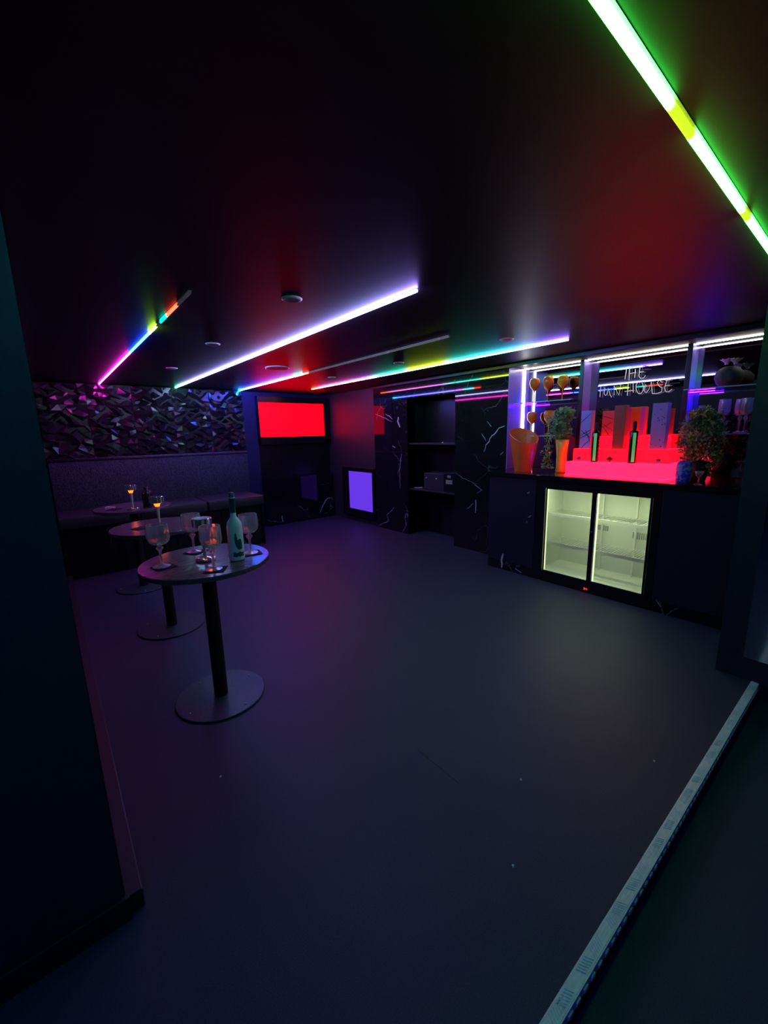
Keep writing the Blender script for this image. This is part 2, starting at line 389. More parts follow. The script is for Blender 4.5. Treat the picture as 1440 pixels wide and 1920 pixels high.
def seg(y0, *sg):      # (end, colour) hard-edged segments -> stops
    out = []; s = 0
    for end, c in sg:
        out.append((s+.004, c)); out.append((end-y0-.004, c)); s = end-y0
    return out
a0 = 2.26
light_strip('pink, blue and green strip light left of the white one', .66, a0, 6.49,
            seg(a0, (2.5, OFF), (2.75, OR), (2.905, TL), (3.03, OFF), (3.26, LG), (4.08, BL), (6.49, PK)), strength=STRIP*.7)
light_strip('long pure white ceiling strip light', 1.557, 1.594, 6.49,
            [(0, (.34, .24, 1)), (.3, (.36, .33, 1)), (.9, WH), (4.2, WH), (4.7, (.2, .5, .6)), (4.82, (.02, .6, .35)), (4.89, (.02, .5, .3))])
light_strip('short violet strip light in front of the red screen, nearer half unlit', 2.46, 2.18, 6.49,
            [(0, OFF), (2.11, OFF), (2.13, (.25, .01, .005)), (2.25, (.3, .01, .01)), (2.27, (.03, .3, .35)), (2.45, (.03, .3, .4)), (2.5, (.22, .05, .5)), (2.75, (.1, .08, .8)), (3.7, (.06, .05, 1)), (4.2, (.02, .10, 1)), (4.29, (.0, .4, .8)), (4.31, (.0, .4, .8))], strength=STRIP*2.6)
light_strip('rainbow ceiling strip light nearest the bar, violet to pink', 3.355, 1.71, 5.79,
            [(0, (.25, .12, .9)), (.2, (.2, .12, .9)), (.5, (.05, .45, .9)), (1.0, (.03, .7, .6)), (1.2, (.05, .75, .55)), (1.35, (.45, .7, .03)), (1.85, (.5, .7, .02)), (1.95, (.02, .65, .35)), (2.4, (.03, .5, .45)), (2.65, (.35, .1, .6)), (3.1, (.55, .1, .4)), (3.75, (.5, .08, .35)), (3.95, (.5, .05, .02)), (4.08, (.5, .04, .02))])
G0 = (.06, 1, .07); YG = (.035, .055, .001)
g = light_strip('thick green strip light crossing the top right corner', 3.04, 0, 4.4,
            [(0, G0), (1.06, G0), (1.065, YG), (1.14, YG), (1.145, G0), (1.71, G0), (1.715, YG), (1.86, YG), (1.865, G0), (2.6, G0), (3.2, (.02, .4, .9)), (4.4, (.03, .06, 1))], w=.0095, strength=20, rz=math.radians(90))
g.location = (3.04, .398, CEIL)
light_strip('blue strip light over the lower floor, out of view', -.9, -2.8, .1, [(0, (.05, .07, 1)), (2.9, (.12, .1, .9))], strength=STRIP*1.1)

# white strip light of the bar: along the lid and down the end panel
bl = thing('bar_strip_light', 'white strip light along the top and left end of the bar recess', 'light strip', (4.34, .49, 2.177))
bsm = emis('bar strip', (1, .96, .84), 32)
for (y0, y1) in ((.005, .612), (.655, 1.505), (1.55, 2.19)):
    c = MB(); c.box(-.005, .005, y0, y1, -.008, .0); c.build('diffuser', bsm, bl)
c = MB(); c.box(-.011, .011, 2.2, 2.213, -1.05, -.0, .001); c.build('diffuser', emis('bar strip upright', (1, 1, .78), 14), bl)
# violet strip lying at the back of the counter
for k, (y0, y1) in enumerate(((2.52, 2.69), (1.74, 1.995), (.93, 1.10))):
    c = MB(); zz = 1.066 if k == 1 else 1.777; c.box(4.30, 4.308, y0, y1, zz, zz+.006)
    tag(c.build('violet_strip', emis('violet strip %d' % k, (.07, .001, 1), (190, 320, 190)[k])), ['short violet strip light under the upper shelf, above the ice bucket', 'thin violet strip light behind the red display', 'short violet strip light under the upper shelf, above the bushy plant'][k], 'light strip', 'violet strips in the bar recess')

# downlights and speaker
M['lens'] = mat('pale lens', (.85, .85, .9), .5)
def downlight(label, x, y):
    o = thing('downlight', label, 'downlight', (x, y, SLAB), 0, 'unlit round downlights')
    r = MB(); r.lathe([(.055, 0), (.055, -.003), (.045, -.010), (.032, -.006), (.028, .0)], 28); r.build('ring', M['trimwhite'], o, smooth=True)
    r = MB(); r.lathe([(.030, -.0035), (.012, -.0015), (0, -.0015)], 24); r.build('lens', M['lens'], o, smooth=True)
    return o
dl = [(1.12, 2.09, 'large round downlight between the pink and white strips, nearest one'), (1.12, 3.4, 'middle downlight of the row left of the white strip'), (1.13, 4.76, 'farthest downlight of the row left of the white strip, near the relief wall'),
      (2.94, 2.0, 'downlight just above the cyan part of the rainbow strip'), (2.94, 3.28, 'middle downlight of the row beside the rainbow strip'), (2.93, 4.54, 'farthest downlight of the row beside the rainbow strip, near the red screen')]
o = downlight(dl[0][2], dl[0][0], dl[0][1])
for x, y, lb in dl[1:]: dup(o, (x, y, SLAB), lb, 0, 'unlit round downlights')
o = thing('ceiling_speaker', 'wide round ceiling speaker grille in front of the red screen', 'speaker', (2.025, 4.19, SLAB))
r = MB(); r.lathe([(.125, 0), (.125, -.006), (.112, -.009)], 36); r.build('rim', M['trimwhite'], o, smooth=True)
r = MB(); r.lathe([(.113, -.008), (0, -.008)], 36); r.build('grille', M['grille'], o)

# ================================================================ SCREENS
tv = thing('television', 'wall television showing plain bright red', 'television', (3.39, 6.5, 1.36))
t = MB()
for (x0, x1, z0, z1) in ((-.665, .675, .675, .77), (-.665, -.65, 0, .68), (.557, .675, 0, .68), (-.665, .675, 0, .125)): t.box(x0, x1, -.07, 0, z0, z1, .003)
t.box(-.65, .56, -.02, 0, .1, .7); t.build('bezel', M['black'], tv)
t = MB(); t.box(-.65, .557, -.045, -.02, .125, .675); rs = emis('red screen', (1, .0, .003), 3.8); rs.node_tree.nodes['Principled BSDF'].inputs['Specular IOR Level'].default_value = .08; t.build('screen', rs, tv)
vs = thing('violet_screen', 'small upright violet screen low on the right wall, near the corner', 'screen', (4.07, 5.52, .1))
t = MB()
for (y0, y1, z0, z1) in ((-.37, -.335, 0, .84), (.335, .52, 0, .84), (-.335, .335, 0, .125), (-.335, .335, .775, .84)): t.box(-.05, 0, y0, y1, z0, z1, .002)
t.build('frame', M['black'], vs)
t = MB(); t.box(-.035, -.002, -.335, .335, .125, .775); t.build('screen', emis('violet screen face', (.135, .038, .80), 1.0), vs)

# ================================================================ BENCH
bn = thing('bench', 'long dark upholstered bench under the faceted wall panels', 'bench', (0, 5.4, 0))
t = MB(); t.box(.01, 2.24, .06, .97, 0, .57); t.build('plinth', M['grout'], bn)
for i in range(4):
    t = MB(); t.box(.01+i*.56, .565+i*.56, .045, .06, .003, .565, .002); t.build('tile', M['marble3'] if i % 2 else M['marble2'], bn)
for i in range(3):
    t = MB(); t.box(.01+i*.755, .755+i*.755, -.03, .6, .57, .70, .02); t.build('seat_cushion', M['vinyl_seat'], bn, smooth=True, auto=40)
t = MB(); t.box(.01, 2.31, .56, .97, .57, 1.285, .02); t.build('backrest', M['fabric'], bn, smooth=True, auto=40)
t = MB(); t.tube([(.02, .57, 1.275), (2.305, .57, 1.275)], .022, 10); t.build('piping', M['fabric'], bn, smooth=True)
t = MB(); t.box(2.235, 2.25, .0, .6, .0, .57, .002); t.build('end_panel', M['black'], bn)

# ================================================================ TABLES
def make_table(label):
    o = thing('pedestal_table', label, 'table', (.61, 2.3, 0), 0, 'round pedestal tables')
    t = MB(); t.lathe([(0, .812), (.325, .812), (.333, .817), (.333, .836), (.330, .84), (0, .84)], 64); t.build('tabletop', M['top'], o, smooth=True, auto=30)
    t = MB(); t.lathe([(0, .009), (.038, .009), (.038, .812), (0, .812)], 32); t.build('pole', M['pole'], o, smooth=True, auto=40)
    t = MB(); t.lathe([(.12, .80), (.12, .812), (0, .812)], 32); t.build('mounting_plate', M['pole'], o)
    t = MB(); t.lathe([(0, 0), (.243, 0), (.246, .003), (.246, .009), (.243, .012), (0, .012)], 56); bs = t.build('base_plate', M['base_steel'], o, smooth=True, auto=30)
    for a in (20, 110, 200, 290):
        q = MB(); q.lathe([(.0065, .0), (.0065, .003), (.003, .0055), (0, .0055)], 12, (.205*math.cos(math.radians(a)), .205*math.sin(math.radians(a)), .012)); q.build('screw', M['screw'], bs, smooth=True)
    return o
tb = make_table('nearest round pedestal table, with four goblets and a bottle')
dup(tb, (.61, 3.5, 0), 'middle round pedestal table, with one lamp and a coaster', .5)
dup(tb, (.61, 4.7, 0), 'farthest round pedestal table, near the bench', 1.1)
TZ = .84

# goblets
def goblet_mb(part):
    t = MB()
    if part == 'bowl':
        f = lambda a, z: 1-.10*abs(((a*8/math.pi) % 2)-1)*(1 if z < .215 else .15)
        t.lathe([(.014, .118), (.034, .122), (.049, .136), (.055, .157), (.055, .185), (.050, .226), (.0475, .226)], 48, mod=f)
        t.lathe([(.0475, .226), (.048, .186), (.047, .160), (.041, .140), (.026, .129), (.0, .127)], 48)
    elif part == 'stem':
        t.lathe([(.006, .012), (.0065, .075), (.009, .088), (.017, .096), (.018, .103), (.010, .110), (.014, .118), (0, .120)], 16)
    else:
        f = lambda a, z: 1-.04*abs(math.cos(4*a))
        t.lathe([(0, .001), (.042, .001), (.043, .004), (.020, .009), (.008, .016), (0, .016)], 40, mod=f)
    return t
def make_goblet(label, loc, group):
    o = thing('goblet', label, 'goblet', loc, 0, group)
    for p in ('bowl', 'stem', 'foot'): goblet_mb(p).build(p, M['cutfoot'] if p == 'foot' else M['cut'], o, smooth=(p == 'stem'))
    return o
def coaster(label, x, y, rz, z=TZ):
    t = MB(); t.box(-.05, .05, -.05, .05, 0, .004, .0018); o = t.build('coaster', M['coaster'], loc=(x, y, z)); o.rotation_euler = (0, 0, rz)
    return tag(o, label, 'coaster', 'black square coasters')
gb = [(.39, 2.31, 'cut-glass goblet by the pink-lit edge of the nearest table', 'coaster under the goblet at the pink-lit table edge'),
      (.597, 2.49, 'cut-glass goblet behind the table lamp on the nearest table', 'coaster under the goblet behind the table lamp'),
      (.579, 2.073, 'cut-glass goblet in front of the lamp, over the orange reflection', 'coaster under the goblet in front of the table lamp'),
      (.832, 2.228, 'cut-glass goblet half hidden behind the frosted bottle', 'coaster under the goblet behind the frosted bottle')]
g0 = None
for k, (x, y, lb, lc) in enumerate(gb):
    coaster(lc, x+.008, y-.002, .2+k*.4)
    if g0 is None: g0 = make_goblet(lb, (x, y, TZ+.004), 'cut-glass goblets on the nearest table')
    else: dup(g0, (x, y, TZ+.004), lb, k*.3, 'cut-glass goblets on the nearest table')
coaster('black coaster on the middle pedestal table', .48, 3.47, .4)
coaster('dark coaster on the farthest table, away from the lamp', .44, 4.62, .9)

# frosted bottle
bt = thing('bottle', 'frosted pale green bottle with dark neck on the nearest table', 'bottle', (.734, 2.169, TZ))
t = MB(); t.lathe([(0, .002), (.036, .001), (.040, .006), (.041, .02), (.0405, .185), (.037, .208), (.026, .226), (.0165, .238), (.0145, .25), (.0140, .285), (0, .285)], 40); body = t.build('body', M['frost'], bt, smooth=True)
t = MB(); t.lathe([(.0150, .262), (.0155, .262), (.0152, .33), (.0165, .333), (.0165, .35), (.0152, .353), (.0152, .368), (.0135, .371), (0, .371)], 28); cp = t.build('capsule', M['capsule'], bt, smooth=True, auto=40)
t = MB(); t.lathe([(.0172, .340), (.0172, .3465)], 28); t.build('band', M['cream'], cp, smooth=True)
def wrap(t, pts, r, a0):
    """polygon in (arc metres, z) laid on a cylinder of radius r facing angle a0"""
    t.poly([(r*math.cos(a0+u/r), r*math.sin(a0+u/r), z) for u, z in pts]); return t
AF = math.atan2(-2.169, -.734)
def curved(t, xs, zlo, zhi, r, a0):
    for i in range(len(xs)-1):
        t.poly([(r*math.cos(a0+u/r), r*math.sin(a0+u/r), z) for u, z in ((xs[i], zlo[i]), (xs[i+1], zlo[i+1]), (xs[i+1], zhi[i+1]), (xs[i], zhi[i]))])
# long-necked bird and water picture on the bottle
t = MB(); xs = [-.022+.002*k for k in range(24)]
def neck(u): return (.075+.0*u)
bird = MB()
curved(bird, [-.006, -.003, 0, .003, .006, .009], [.118, .095, .085, .078, .074, .072], [.135, .150, .158, .158, .145, .120], .0417, AF)
curved(bird, [.006, .010, .016, .022, .028, .034], [.070, .066, .064, .064, .066, .070], [.118, .118, .122, .124, .120, .108], .0417, AF)
bird.build('printed_bird', M['print'], body)
wv = MB(); xs = [-.018+.004*k for k in range(16)]
curved(wv, xs, [.026+.002*math.sin(k*1.3) for k in range(16)], [.050+.003*math.sin(k*.9) for k in range(16)], .0415, AF)
wv.build('printed_water', M['print'], body)

# table lamps: chrome head, tapering stem and foot
lampglow = emis('warm lamp led', (1, .10, .006), 5)
M['led_stem'] = mat('satin metal stem', (.95, .8, .8), .35, .3)
def make_lamp(label, loc):
    o = thing('table_lamp', label, 'lamp', loc, 0, 'cordless table lamps')
    t = MB(); t.lathe([(0, .236), (.047, .236), (.051, .233), (.051, .190), (.047, .187), (.047, .190), (0, .190)], 40); h = t.build('head', M['chrome'], o, smooth=True, auto=35)
    t = MB(); t.lathe([(.026, .1895), (.024, .184), (.018, .170), (.0145, .158)], 24); t.build('glow_cone', lampglow, h, smooth=True)
    t = MB(); t.lathe([(.0148, .159), (.011, .12), (.009, .08), (.009, .022)], 24); t.build('stem', M['led_stem'], o, smooth=True)
    t = MB(); t.lathe([(0, 0), (.050, 0), (.052, .003), (.052, .012), (.047, .016), (.016, .021), (0, .022)], 36); t.build('foot', M['chrome'], o, smooth=True, auto=35)
    return o
lm = make_lamp('chrome table lamp amid the goblets on the nearest table', (.602, 2.285, TZ))
dup(lm, (.60, 3.42, TZ), 'chrome table lamp alone on the middle table')
dup(lm, (.583, 4.50, TZ), 'chrome table lamp with orange-lit stem on the farthest table')
t = MB(); t.lathe([(0, .001), (.043, .001), (.045, .005), (.045, .13), (.038, .155), (.018, .175), (.016, .20), (0, .20)], 28)
tag(t.build('dark_bottle', M['darkglass'], loc=(.716, 4.52, TZ), smooth=True), 'squat black bottle beside the lamp on the farthest table', 'bottle')
t = MB(); t.lathe([(0, 0), (.04, 0), (.045, .012), (.04, .02), (.036, .008), (0, .006)], 20)
tag(t.build('ashtray', M['cut'], loc=(.42, 4.72, TZ), smooth=True), 'low glass ashtray on the farthest table', 'ashtray')

# ================================================================ BAR
CZ = 1.065; FX = 3.70
bar = thing('bar_counter', 'long black bar counter with glossy worktop and built-in fridge', 'bar counter', (FX, .485, 0))
def bb(x0, x1, y0, y1, z0, z1, bev=0): return MB().box(x0-FX, x1-FX, y0-.485, y1-.485, z0, z1, bev)
M['worktop'] = mat('black polished worktop', (.012, .012, .014), .08)
bb(FX-.02, 4.06, .487, 2.70, 1.022, CZ, .003).build('worktop', M['worktop'], bar)
bb(4.05, 4.448, .487, 2.70, 1.0, CZ-.001).build('worktop_back', M['worktop'], bar)
M['barfront'] = noise_color(mat('dark blue-black laminate', rough=.4), (.016, .016, .03), (.02, .02, .036), 20)
bb(FX, FX+.02, 2.125, 2.655, .10, 1.022, .001).build('front_panel', M['barfront'], bar)
bb(FX, FX+.02, .487, 1.045, .10, 1.022, .001).build('front_panel', M['barfront'], bar)
bb(FX, FX+.02, 1.047, 2.123, 1.0, 1.022).build('front_rail', M['black'], bar)
bb(FX, 4.06, 2.655, 2.675, .0, 1.022, .001).build('end_panel', M['barfront'], bar)
for y0, y1 in ((.487, 1.045), (2.125, 2.655)): bb(FX+.004, FX+.02, y0, y1, 0, .10).build('plinth', M['marble3'], bar)
VBAR = [[(2.473, 0.186), (2.494, 0.105), (2.487, 0.018)], [(2.326, 0.047), (2.245, 0.023)], [(2.225, 0.871), (2.19, 0.887)], [(2.197, 0.627), (2.162, 0.653)], [(2.214, 0.573), (2.202, 0.586)], [(1.004, 0.098), (0.974, 0.056)]]
for pts, w_ in zip(VBAR, (.028, .012, .01, .012, .012, .006)):
    v = MB(); ribbon(v, [(a-.485, z) for a, z in pts], w_, -.0015, 'x'); v.build('vein', M['vein'], bar)

# fridge
fr = thing('bar_fridge', 'lit two-door glass fridge built into the bar counter', 'fridge', (FX, 1.05, 0))
def fb(x0, x1, y0, y1, z0, z1, bev=0, mb=None):
    m = mb or MB(); return m.box(x0, x1, y0, y1, z0, z1, bev)
m = fb(0, .03, 0, .055, .01, .995); fb(0, .03, .975, 1.07, .01, .995, mb=m); fb(0, .03, .055, .975, .945, .995, mb=m); fb(0, .03, .055, .975, .01, .105, mb=m)
m.build('frame', M['black'], fr)
m = fb(.03, .50, .0, .02, .08, .97); fb(.03, .50, 1.03, 1.05, .08, .97, mb=m); fb(.48, .50, 0, 1.05, .08, .97, mb=m); fb(.03, .5, 0, 1.05, .95, .97, mb=m); fb(.03, .5, 0, 1.05, .08, .10, mb=m)
m.build('liner', M['liner'], fr)
led = emis('fridge led', (.80, .93, .50), 1.25); led2 = emis('fridge top lamp', (.84, 1, .60), 60)
m = fb(.032, .046, .962, .974, .11, .94); m.build('light_tube', led, fr)
m = fb(.040, .052, .488, .499, .11, .94); m.build('light_tube', led, fr)
m = fb(.034, .064, .06, .96, .947, .9495); m.build('light_tube', led2, fr)
for k, (y0, y1, x0) in enumerate(((.505, .965, .002), (.06, .50, .012))):
    m = MB(); e = .018
    m.box(x0, x0+.012, y0, y0+e, .105, .945); m.box(x0, x0+.012, y1-e*.4, y1, .105, .945); m.box(x0, x0+.012, y0, y1, .935, .945); m.box(x0, x0+.012, y0, y1, .105, .115)
    dr = m.build('door', M['black'], fr)
    m = MB(); m.box(x0+.004, x0+.007, y0+e, y1-e*.4, .115, .935); m.build('pane', M['pane'], dr)
m = fb(-.004, .004, .488, .530, .105, .945, .002); mu = m.build('mullion', M['black'], fr)
m = fb(-.007, -.003, .484, .490, .125, .93, .001); m.build('edge_strip', M['alu'], mu)
m = MB(); m.lathe([(0, 0), (.008, 0), (.008, .006), (0, .006)], 14)
for v in m.bm.verts: v.co = Vector((-.004-v.co.z, .512+v.co.x, .585+v.co.y))
m.build('lock', M['chrome'], mu)
for z in (.37, .665):
    m = MB()
    for (y0, y1) in ((.53, 1.02), (.03, .50)):
        m.box(.11, .118, y0, y1, z-.012, z+.02); m.box(.43, .437, y0, y1, z-.004, z+.004)
        n = int((y1-y0)/.024)
        for i in range(n+1):
            y = y0+(y1-y0)*i/n; m.box(.115, .435, y-.0018, y+.0018, z, z+.0036)
    m.build('wire_shelf', M['wire'], fr)
m = MB(); m.lathe([(0, 0), (.05, 0), (.055, .02), (.03, .03), (0, .03)], 24)
for v in m.bm.verts: v.co = Vector((.30+v.co.x, .36+v.co.y, .95-v.co.z))
m.build('fan_cover', M['fan'], fr, smooth=True)
m = MB()
for i in range(16): m.box(.474, .481, .06+i*.018, .068+i*.018, .47, .53)
for i in range(8): m.box(.474, .481, .56+i*.018, .568+i*.018, .50, .55)
m.build('vent_slots', M['fan'], fr)['kind'] = 'stuff'
m = fb(.44, .455, .60, .615, .1, .95); fb(.44, .455, .30, .315, .1, .95, mb=m); m.build('shelf_upright', M['wire'], fr)
m = fb(-.002, .0, .50, .56, .02, .05); rd = m.build('display', M['black'], fr)
m = MB()
def seg7(m, y, on):   # seven segment digit, y runs leftwards in view
    S7 = dict(a=(0, .018, .008, .002), g=(0, .010, .008, .002), d=(0, .002, .008, .002))
    for k in on:
        if k in S7: _, z, L, h = S7[k]; m.box(-.0032, -.002, y-L, y, .026+z-.001, .026+z+.001)
        elif k == 'b': m.box(-.0032, -.002, y-.010, y-.008, .036, .044)
        elif k == 'c': m.box(-.0032, -.002, y-.010, y-.008, .028, .036)
        elif k == 'f': m.box(-.0032, -.002, y, y+.002, .036, .044)
        elif k == 'e': m.box(-.0032, -.002, y, y+.002, .028, .036)
seg7(m, .546, 'abgcd'); seg7(m, .526, 'fgbc')
m.build('digits', emis('red digits', (1, .02, .04), 5), rd)

# shelves
def gshelf(label, y0, y1, z, x0=4.12):
    t = MB(); t.box(x0, BX-.003, y0, y1, z-.008, z); return tag(t.build('glass_shelf', M['shelfglass']), label, 'shelf', 'glass shelves in the bar recess')
M['glassedge'] = mat('green glass edge', (.45, .75, .65), .2, emit=None)
for (lb, y0, y1, z) in (('upper glass shelf holding orange glasses', 2.037, 2.683, 1.795), ('lower glass shelf above the ice bucket', 2.037, 2.683, 1.436),
                        ('upper glass shelf under the round grey pot', .49, 1.10, 1.797), ('lower glass shelf under the cut-glass goblets', .49, 1.10, 1.436)):
    s = gshelf(lb, y0, y1, z); e = MB(); e.box(4.117, 4.1205, y0, y1, z-.0085, z+.0005); e.build('edge', M['glassedge'], s)

# orange balloon glasses
def orange_glass(label, loc):
    o = thing('orange_glass', label, 'wine glass', loc, 0, 'coloured balloon glasses')
    t = MB(); t.lathe([(.006, .125), (.022, .138), (.045, .168), (.056, .205), (.052, .240), (.040, .262), (.0385, .262), (.050, .238), (.053, .205), (.042, .170), (.02, .142), (0, .135)], 28); t.build('bowl', M['orange_glass'], o, smooth=True)
    t = MB(); t.lathe([(.005, .006), (.0045, .1), (.007, .127), (0, .128)], 12); t.build('stem', M['orange_glass'], o, smooth=True)
    t = MB(); t.lathe([(0, 0), (.036, 0), (.037, .003), (.01, .006), (0, .008)], 24); t.build('foot', M['orange_glass'], o, smooth=True)
    return o
og = orange_glass('orange balloon glass on the upper shelf, by the upright light', (4.30, 2.545, 1.7955))
dup(og, (4.30, 2.385, 1.7955), 'orange balloon glass in the middle of the upper shelf', 0, 'coloured balloon glasses')
yg = dup(og, (4.33, 2.235, 1.7955), 'yellow balloon glass on the upper shelf, by the divider', 0, 'coloured balloon glasses')
M['yellow_glass'] = mat('yellow glass', (1, .38, .015), .2)
for c in yg.children: c.material_slots[0].link = 'OBJECT'; c.material_slots[0].material = M['yellow_glass']
dup(og, (4.31, 2.565, 1.4365), 'orange balloon glass on the lower shelf, above the ice bucket', 0, 'coloured balloon glasses')
dup(og, (4.25, 2.33, 1.4365), 'orange balloon glass on the lower shelf, beside the leafy plant', 0, 'coloured balloon glasses')

# ice bucket with slanted rim
ib = thing('ice_bucket', 'tall orange ice bucket with slanted rim and tongs inside', 'ice bucket', (3.98, 2.45, CZ))
t = MB(); n = 40; prof = []
dirx, diry = math.cos(math.radians(-120)), math.sin(math.radians(-120))     # lowest side of the rim
def rimz(a): return .375-.085*(math.cos(a)*dirx+math.sin(a)*diry)
rings = []
for (r0, r1, inner) in ((.0, 0, 0), (.088, 0, 0), (.092, .02, 0), (None, None, 0), (None, None, 1), (.082, .03, 1), (0, .03, 1)):
    if r0 == 0: rings.append([t.bm.verts.new((0, 0, r1))]*1); continue
    ring = []
    for k in range(n):
        a = 2*math.pi*k/n
        if r0 is None: z = rimz(a); r = .092+.05*z/.37-(.006 if inner else 0)+.008
        else: z, r = r1, r0
        ring.append(t.bm.verts.new((r*math.cos(a), r*math.sin(a), z)))
    rings.append(ring)
for A, B in zip(rings[:-1], rings[1:]):
    for k in range(n):
        k2 = (k+1) % n
        if len(A) == 1: t.bm.faces.new((A[0], B[k], B[k2]))
        elif len(B) == 1: t.bm.faces.new((A[k], B[0], A[k2]))
        else: t.bm.faces.new((A[k], B[k], B[k2], A[k2]))
t.build('body', M['orange'], ib, smooth=True, auto=50)
t = MB(); t.box(-.012, .012, -.004, .004, .04, .36, .002); t.move((0, 0, 0))
o = t.build('tongs', M['chrome'], loc=(3.985, 2.47, CZ+.0)); o.rotation_euler = (.12, -.08, .3); tag(o, 'steel tongs standing in the orange ice bucket', 'tongs')

# plants
def foliage(name, parent, blobs, n, mt, size=.03):
    t = MB()
    for _ in range(n):
        c, r = random.choice(blobs)
        while True:
            v = Vector([random.uniform(-1, 1) for _ in range(3)])
            if .35 < v.length < 1: break
        p = Vector([c[i]+v[i]*r[i] for i in range(3)])
        if p.z < .045: p.z = .045
        u = Vector([random.uniform(-1, 1) for _ in range(3)]).normalized(); w_ = u.orthogonal().normalized(); nrm = u.cross(w_)
        L = size*random.uniform(.6, 1.3)
        a, b_, c_, d = p, p+u*L*.5+w_*L*.32+nrm*L*.08, p+u*L, p+u*L*.5-w_*L*.32+nrm*L*.08
        t.quad(a, b_, c_, d)
    o = t.build(name, mt, parent, recalc=False); o['kind'] = 'stuff'; return o
p1 = thing('potted_plant', 'leafy plant trailing from a tall amber vase beside the red display', 'plant', (4.05, 2.06, CZ))
t = MB(); t.lathe([(0, 0), (.052, 0), (.056, .01), (.05, .05), (.048, .2), (.062, .33), (.06, .33), (.045, .2), (0, .19)], 28); t.build('vase', M['amber'], p1, smooth=True)
foliage('foliage', p1, [((-.03, .03, .50), (.10, .12, .13)), ((-.02, 0, .42), (.08, .09, .09)), ((.0, -.02, .58), (.07, .08, .07))], 900, M['leaf'], .035)
foliage('trailing_leaves', p1, [((-.05, .12, .34), (.05, .05, .12)), ((-.06, .13, .18), (.05, .05, .12)), ((-.06, .12, .06), (.06, .06, .06))], 260, M['leaf'], .03)
t = MB(); t.tube([(0, 0, .2), (-.01, .02, .4), (-.02, .02, .55)], .004); t.tube([(0, 0, .25), (-.03, .08, .4), (-.05, .12, .3), (-.06, .13, .1)], .003); t.build('stems', M['leaf2'], p1)
p2 = thing('bushy_plant', 'wide bushy plant by the pillar end of the counter', 'plant', (4.02, .92, CZ))
t = MB(); t.lathe([(0, 0), (.06, 0), (.075, .06), (.07, .16), (.066, .16), (.07, .06), (0, .02)], 28); t.build('pot', M['black_matt'], p2, smooth=True)
foliage('foliage', p2, [((-.02, .0, .42), (.11, .14, .13)), ((-.03, -.04, .46), (.08, .11, .10)), ((-.02, .05, .34), (.10, .09, .16)), ((0, -.08, .34), (.10, .09, .12)), ((0, -.05, .18), (.08, .09, .13)), ((0, .05, .2), (.07, .06, .13))], 2000, M['leaf'], .034)
foliage('bright_leaves', p2, [((-.07, -.01, .52), (.08, .10, .06))], 240, M['leaf2'], .03)
t = MB()
for k in range(7):
    a = k*.9; t.tube([(0, 0, .1), (.06*math.cos(a), .06*math.sin(a), .3), (.11*math.cos(a), .11*math.sin(a), .5)], .004)
t.build('stems', M['leaf2'], p2)
t = MB(); t.lathe([(0, 0), (.045, 0), (.052, .03), (.055, .09), (.05, .15), (.044, .17), (.04, .17), (.046, .14), (.05, .09), (0, .02)], 32)
tag(t.build('lilac_vase', M['lilac'], loc=(3.80, .95, CZ), smooth=True), 'speckled lilac vase under the bushy plant', 'vase')
t = MB(); t.lathe([(0, 0), (.028, 0), (.028, .003), (.005, .008), (.005, .05), (.02, .07), (.03, .1), (.028, .1), (.016, .07), (0, .055)], 20)
tag(t.build('small_goblet', M['cut'], loc=(3.75, .84, CZ+.001), smooth=True), 'tiny stemmed glass in front of the bushy plant', 'goblet')

# round grey pot with cream flowers on the upper shelf
kp = thing('flower_pot', 'round grey pot topped with cream flowers on the upper glass shelf', 'pot', (4.25, .84, 1.7975)); kp.scale = (.68, .68, .86)
t = MB(); t.lathe([(0, 0), (.07, 0), (.11, .03), (.135, .08), (.130, .125), (.09, .165), (.05, .18), (0, .175)], 36); t.build('pot', M['greypot'], kp, smooth=True)
for (cx, cy, cz) in ((-.03, .03, .2), (-.03, -.05, .195)):
    t = MB()
    for k in range(7):
        a = k*2*math.pi/7; R = Matrix.Rotation(a, 3, 'Z')
        pts = [R @ Vector(p) for p in ((0, 0, 0), (.045, -.028, .04), (.075, 0, .05), (.045, .028, .04))]
        t.poly([p+Vector((cx, cy, cz)) for p in pts])
    t.lathe([(0, 0), (.018, 0), (.02, .015), (0, .028)], 12, (cx, cy, cz-.002)); t.build('flower', M['cream'], kp)

# goblets on the lower shelf
for x, y, lb in ((4.17, .825, 'pale cut-glass goblet on the shelf, beside the bushy plant'), (4.30, .745, 'pale cut-glass goblet in the middle of the shelf row'), (4.17, .69, 'pale cut-glass goblet on the shelf, half hidden by the pillar')):
    o = dup(g0, (x, y, 1.4365), lb, .2, 'cut-glass goblets on the bar shelf')
    o.scale = (.74, .74, 1.16)

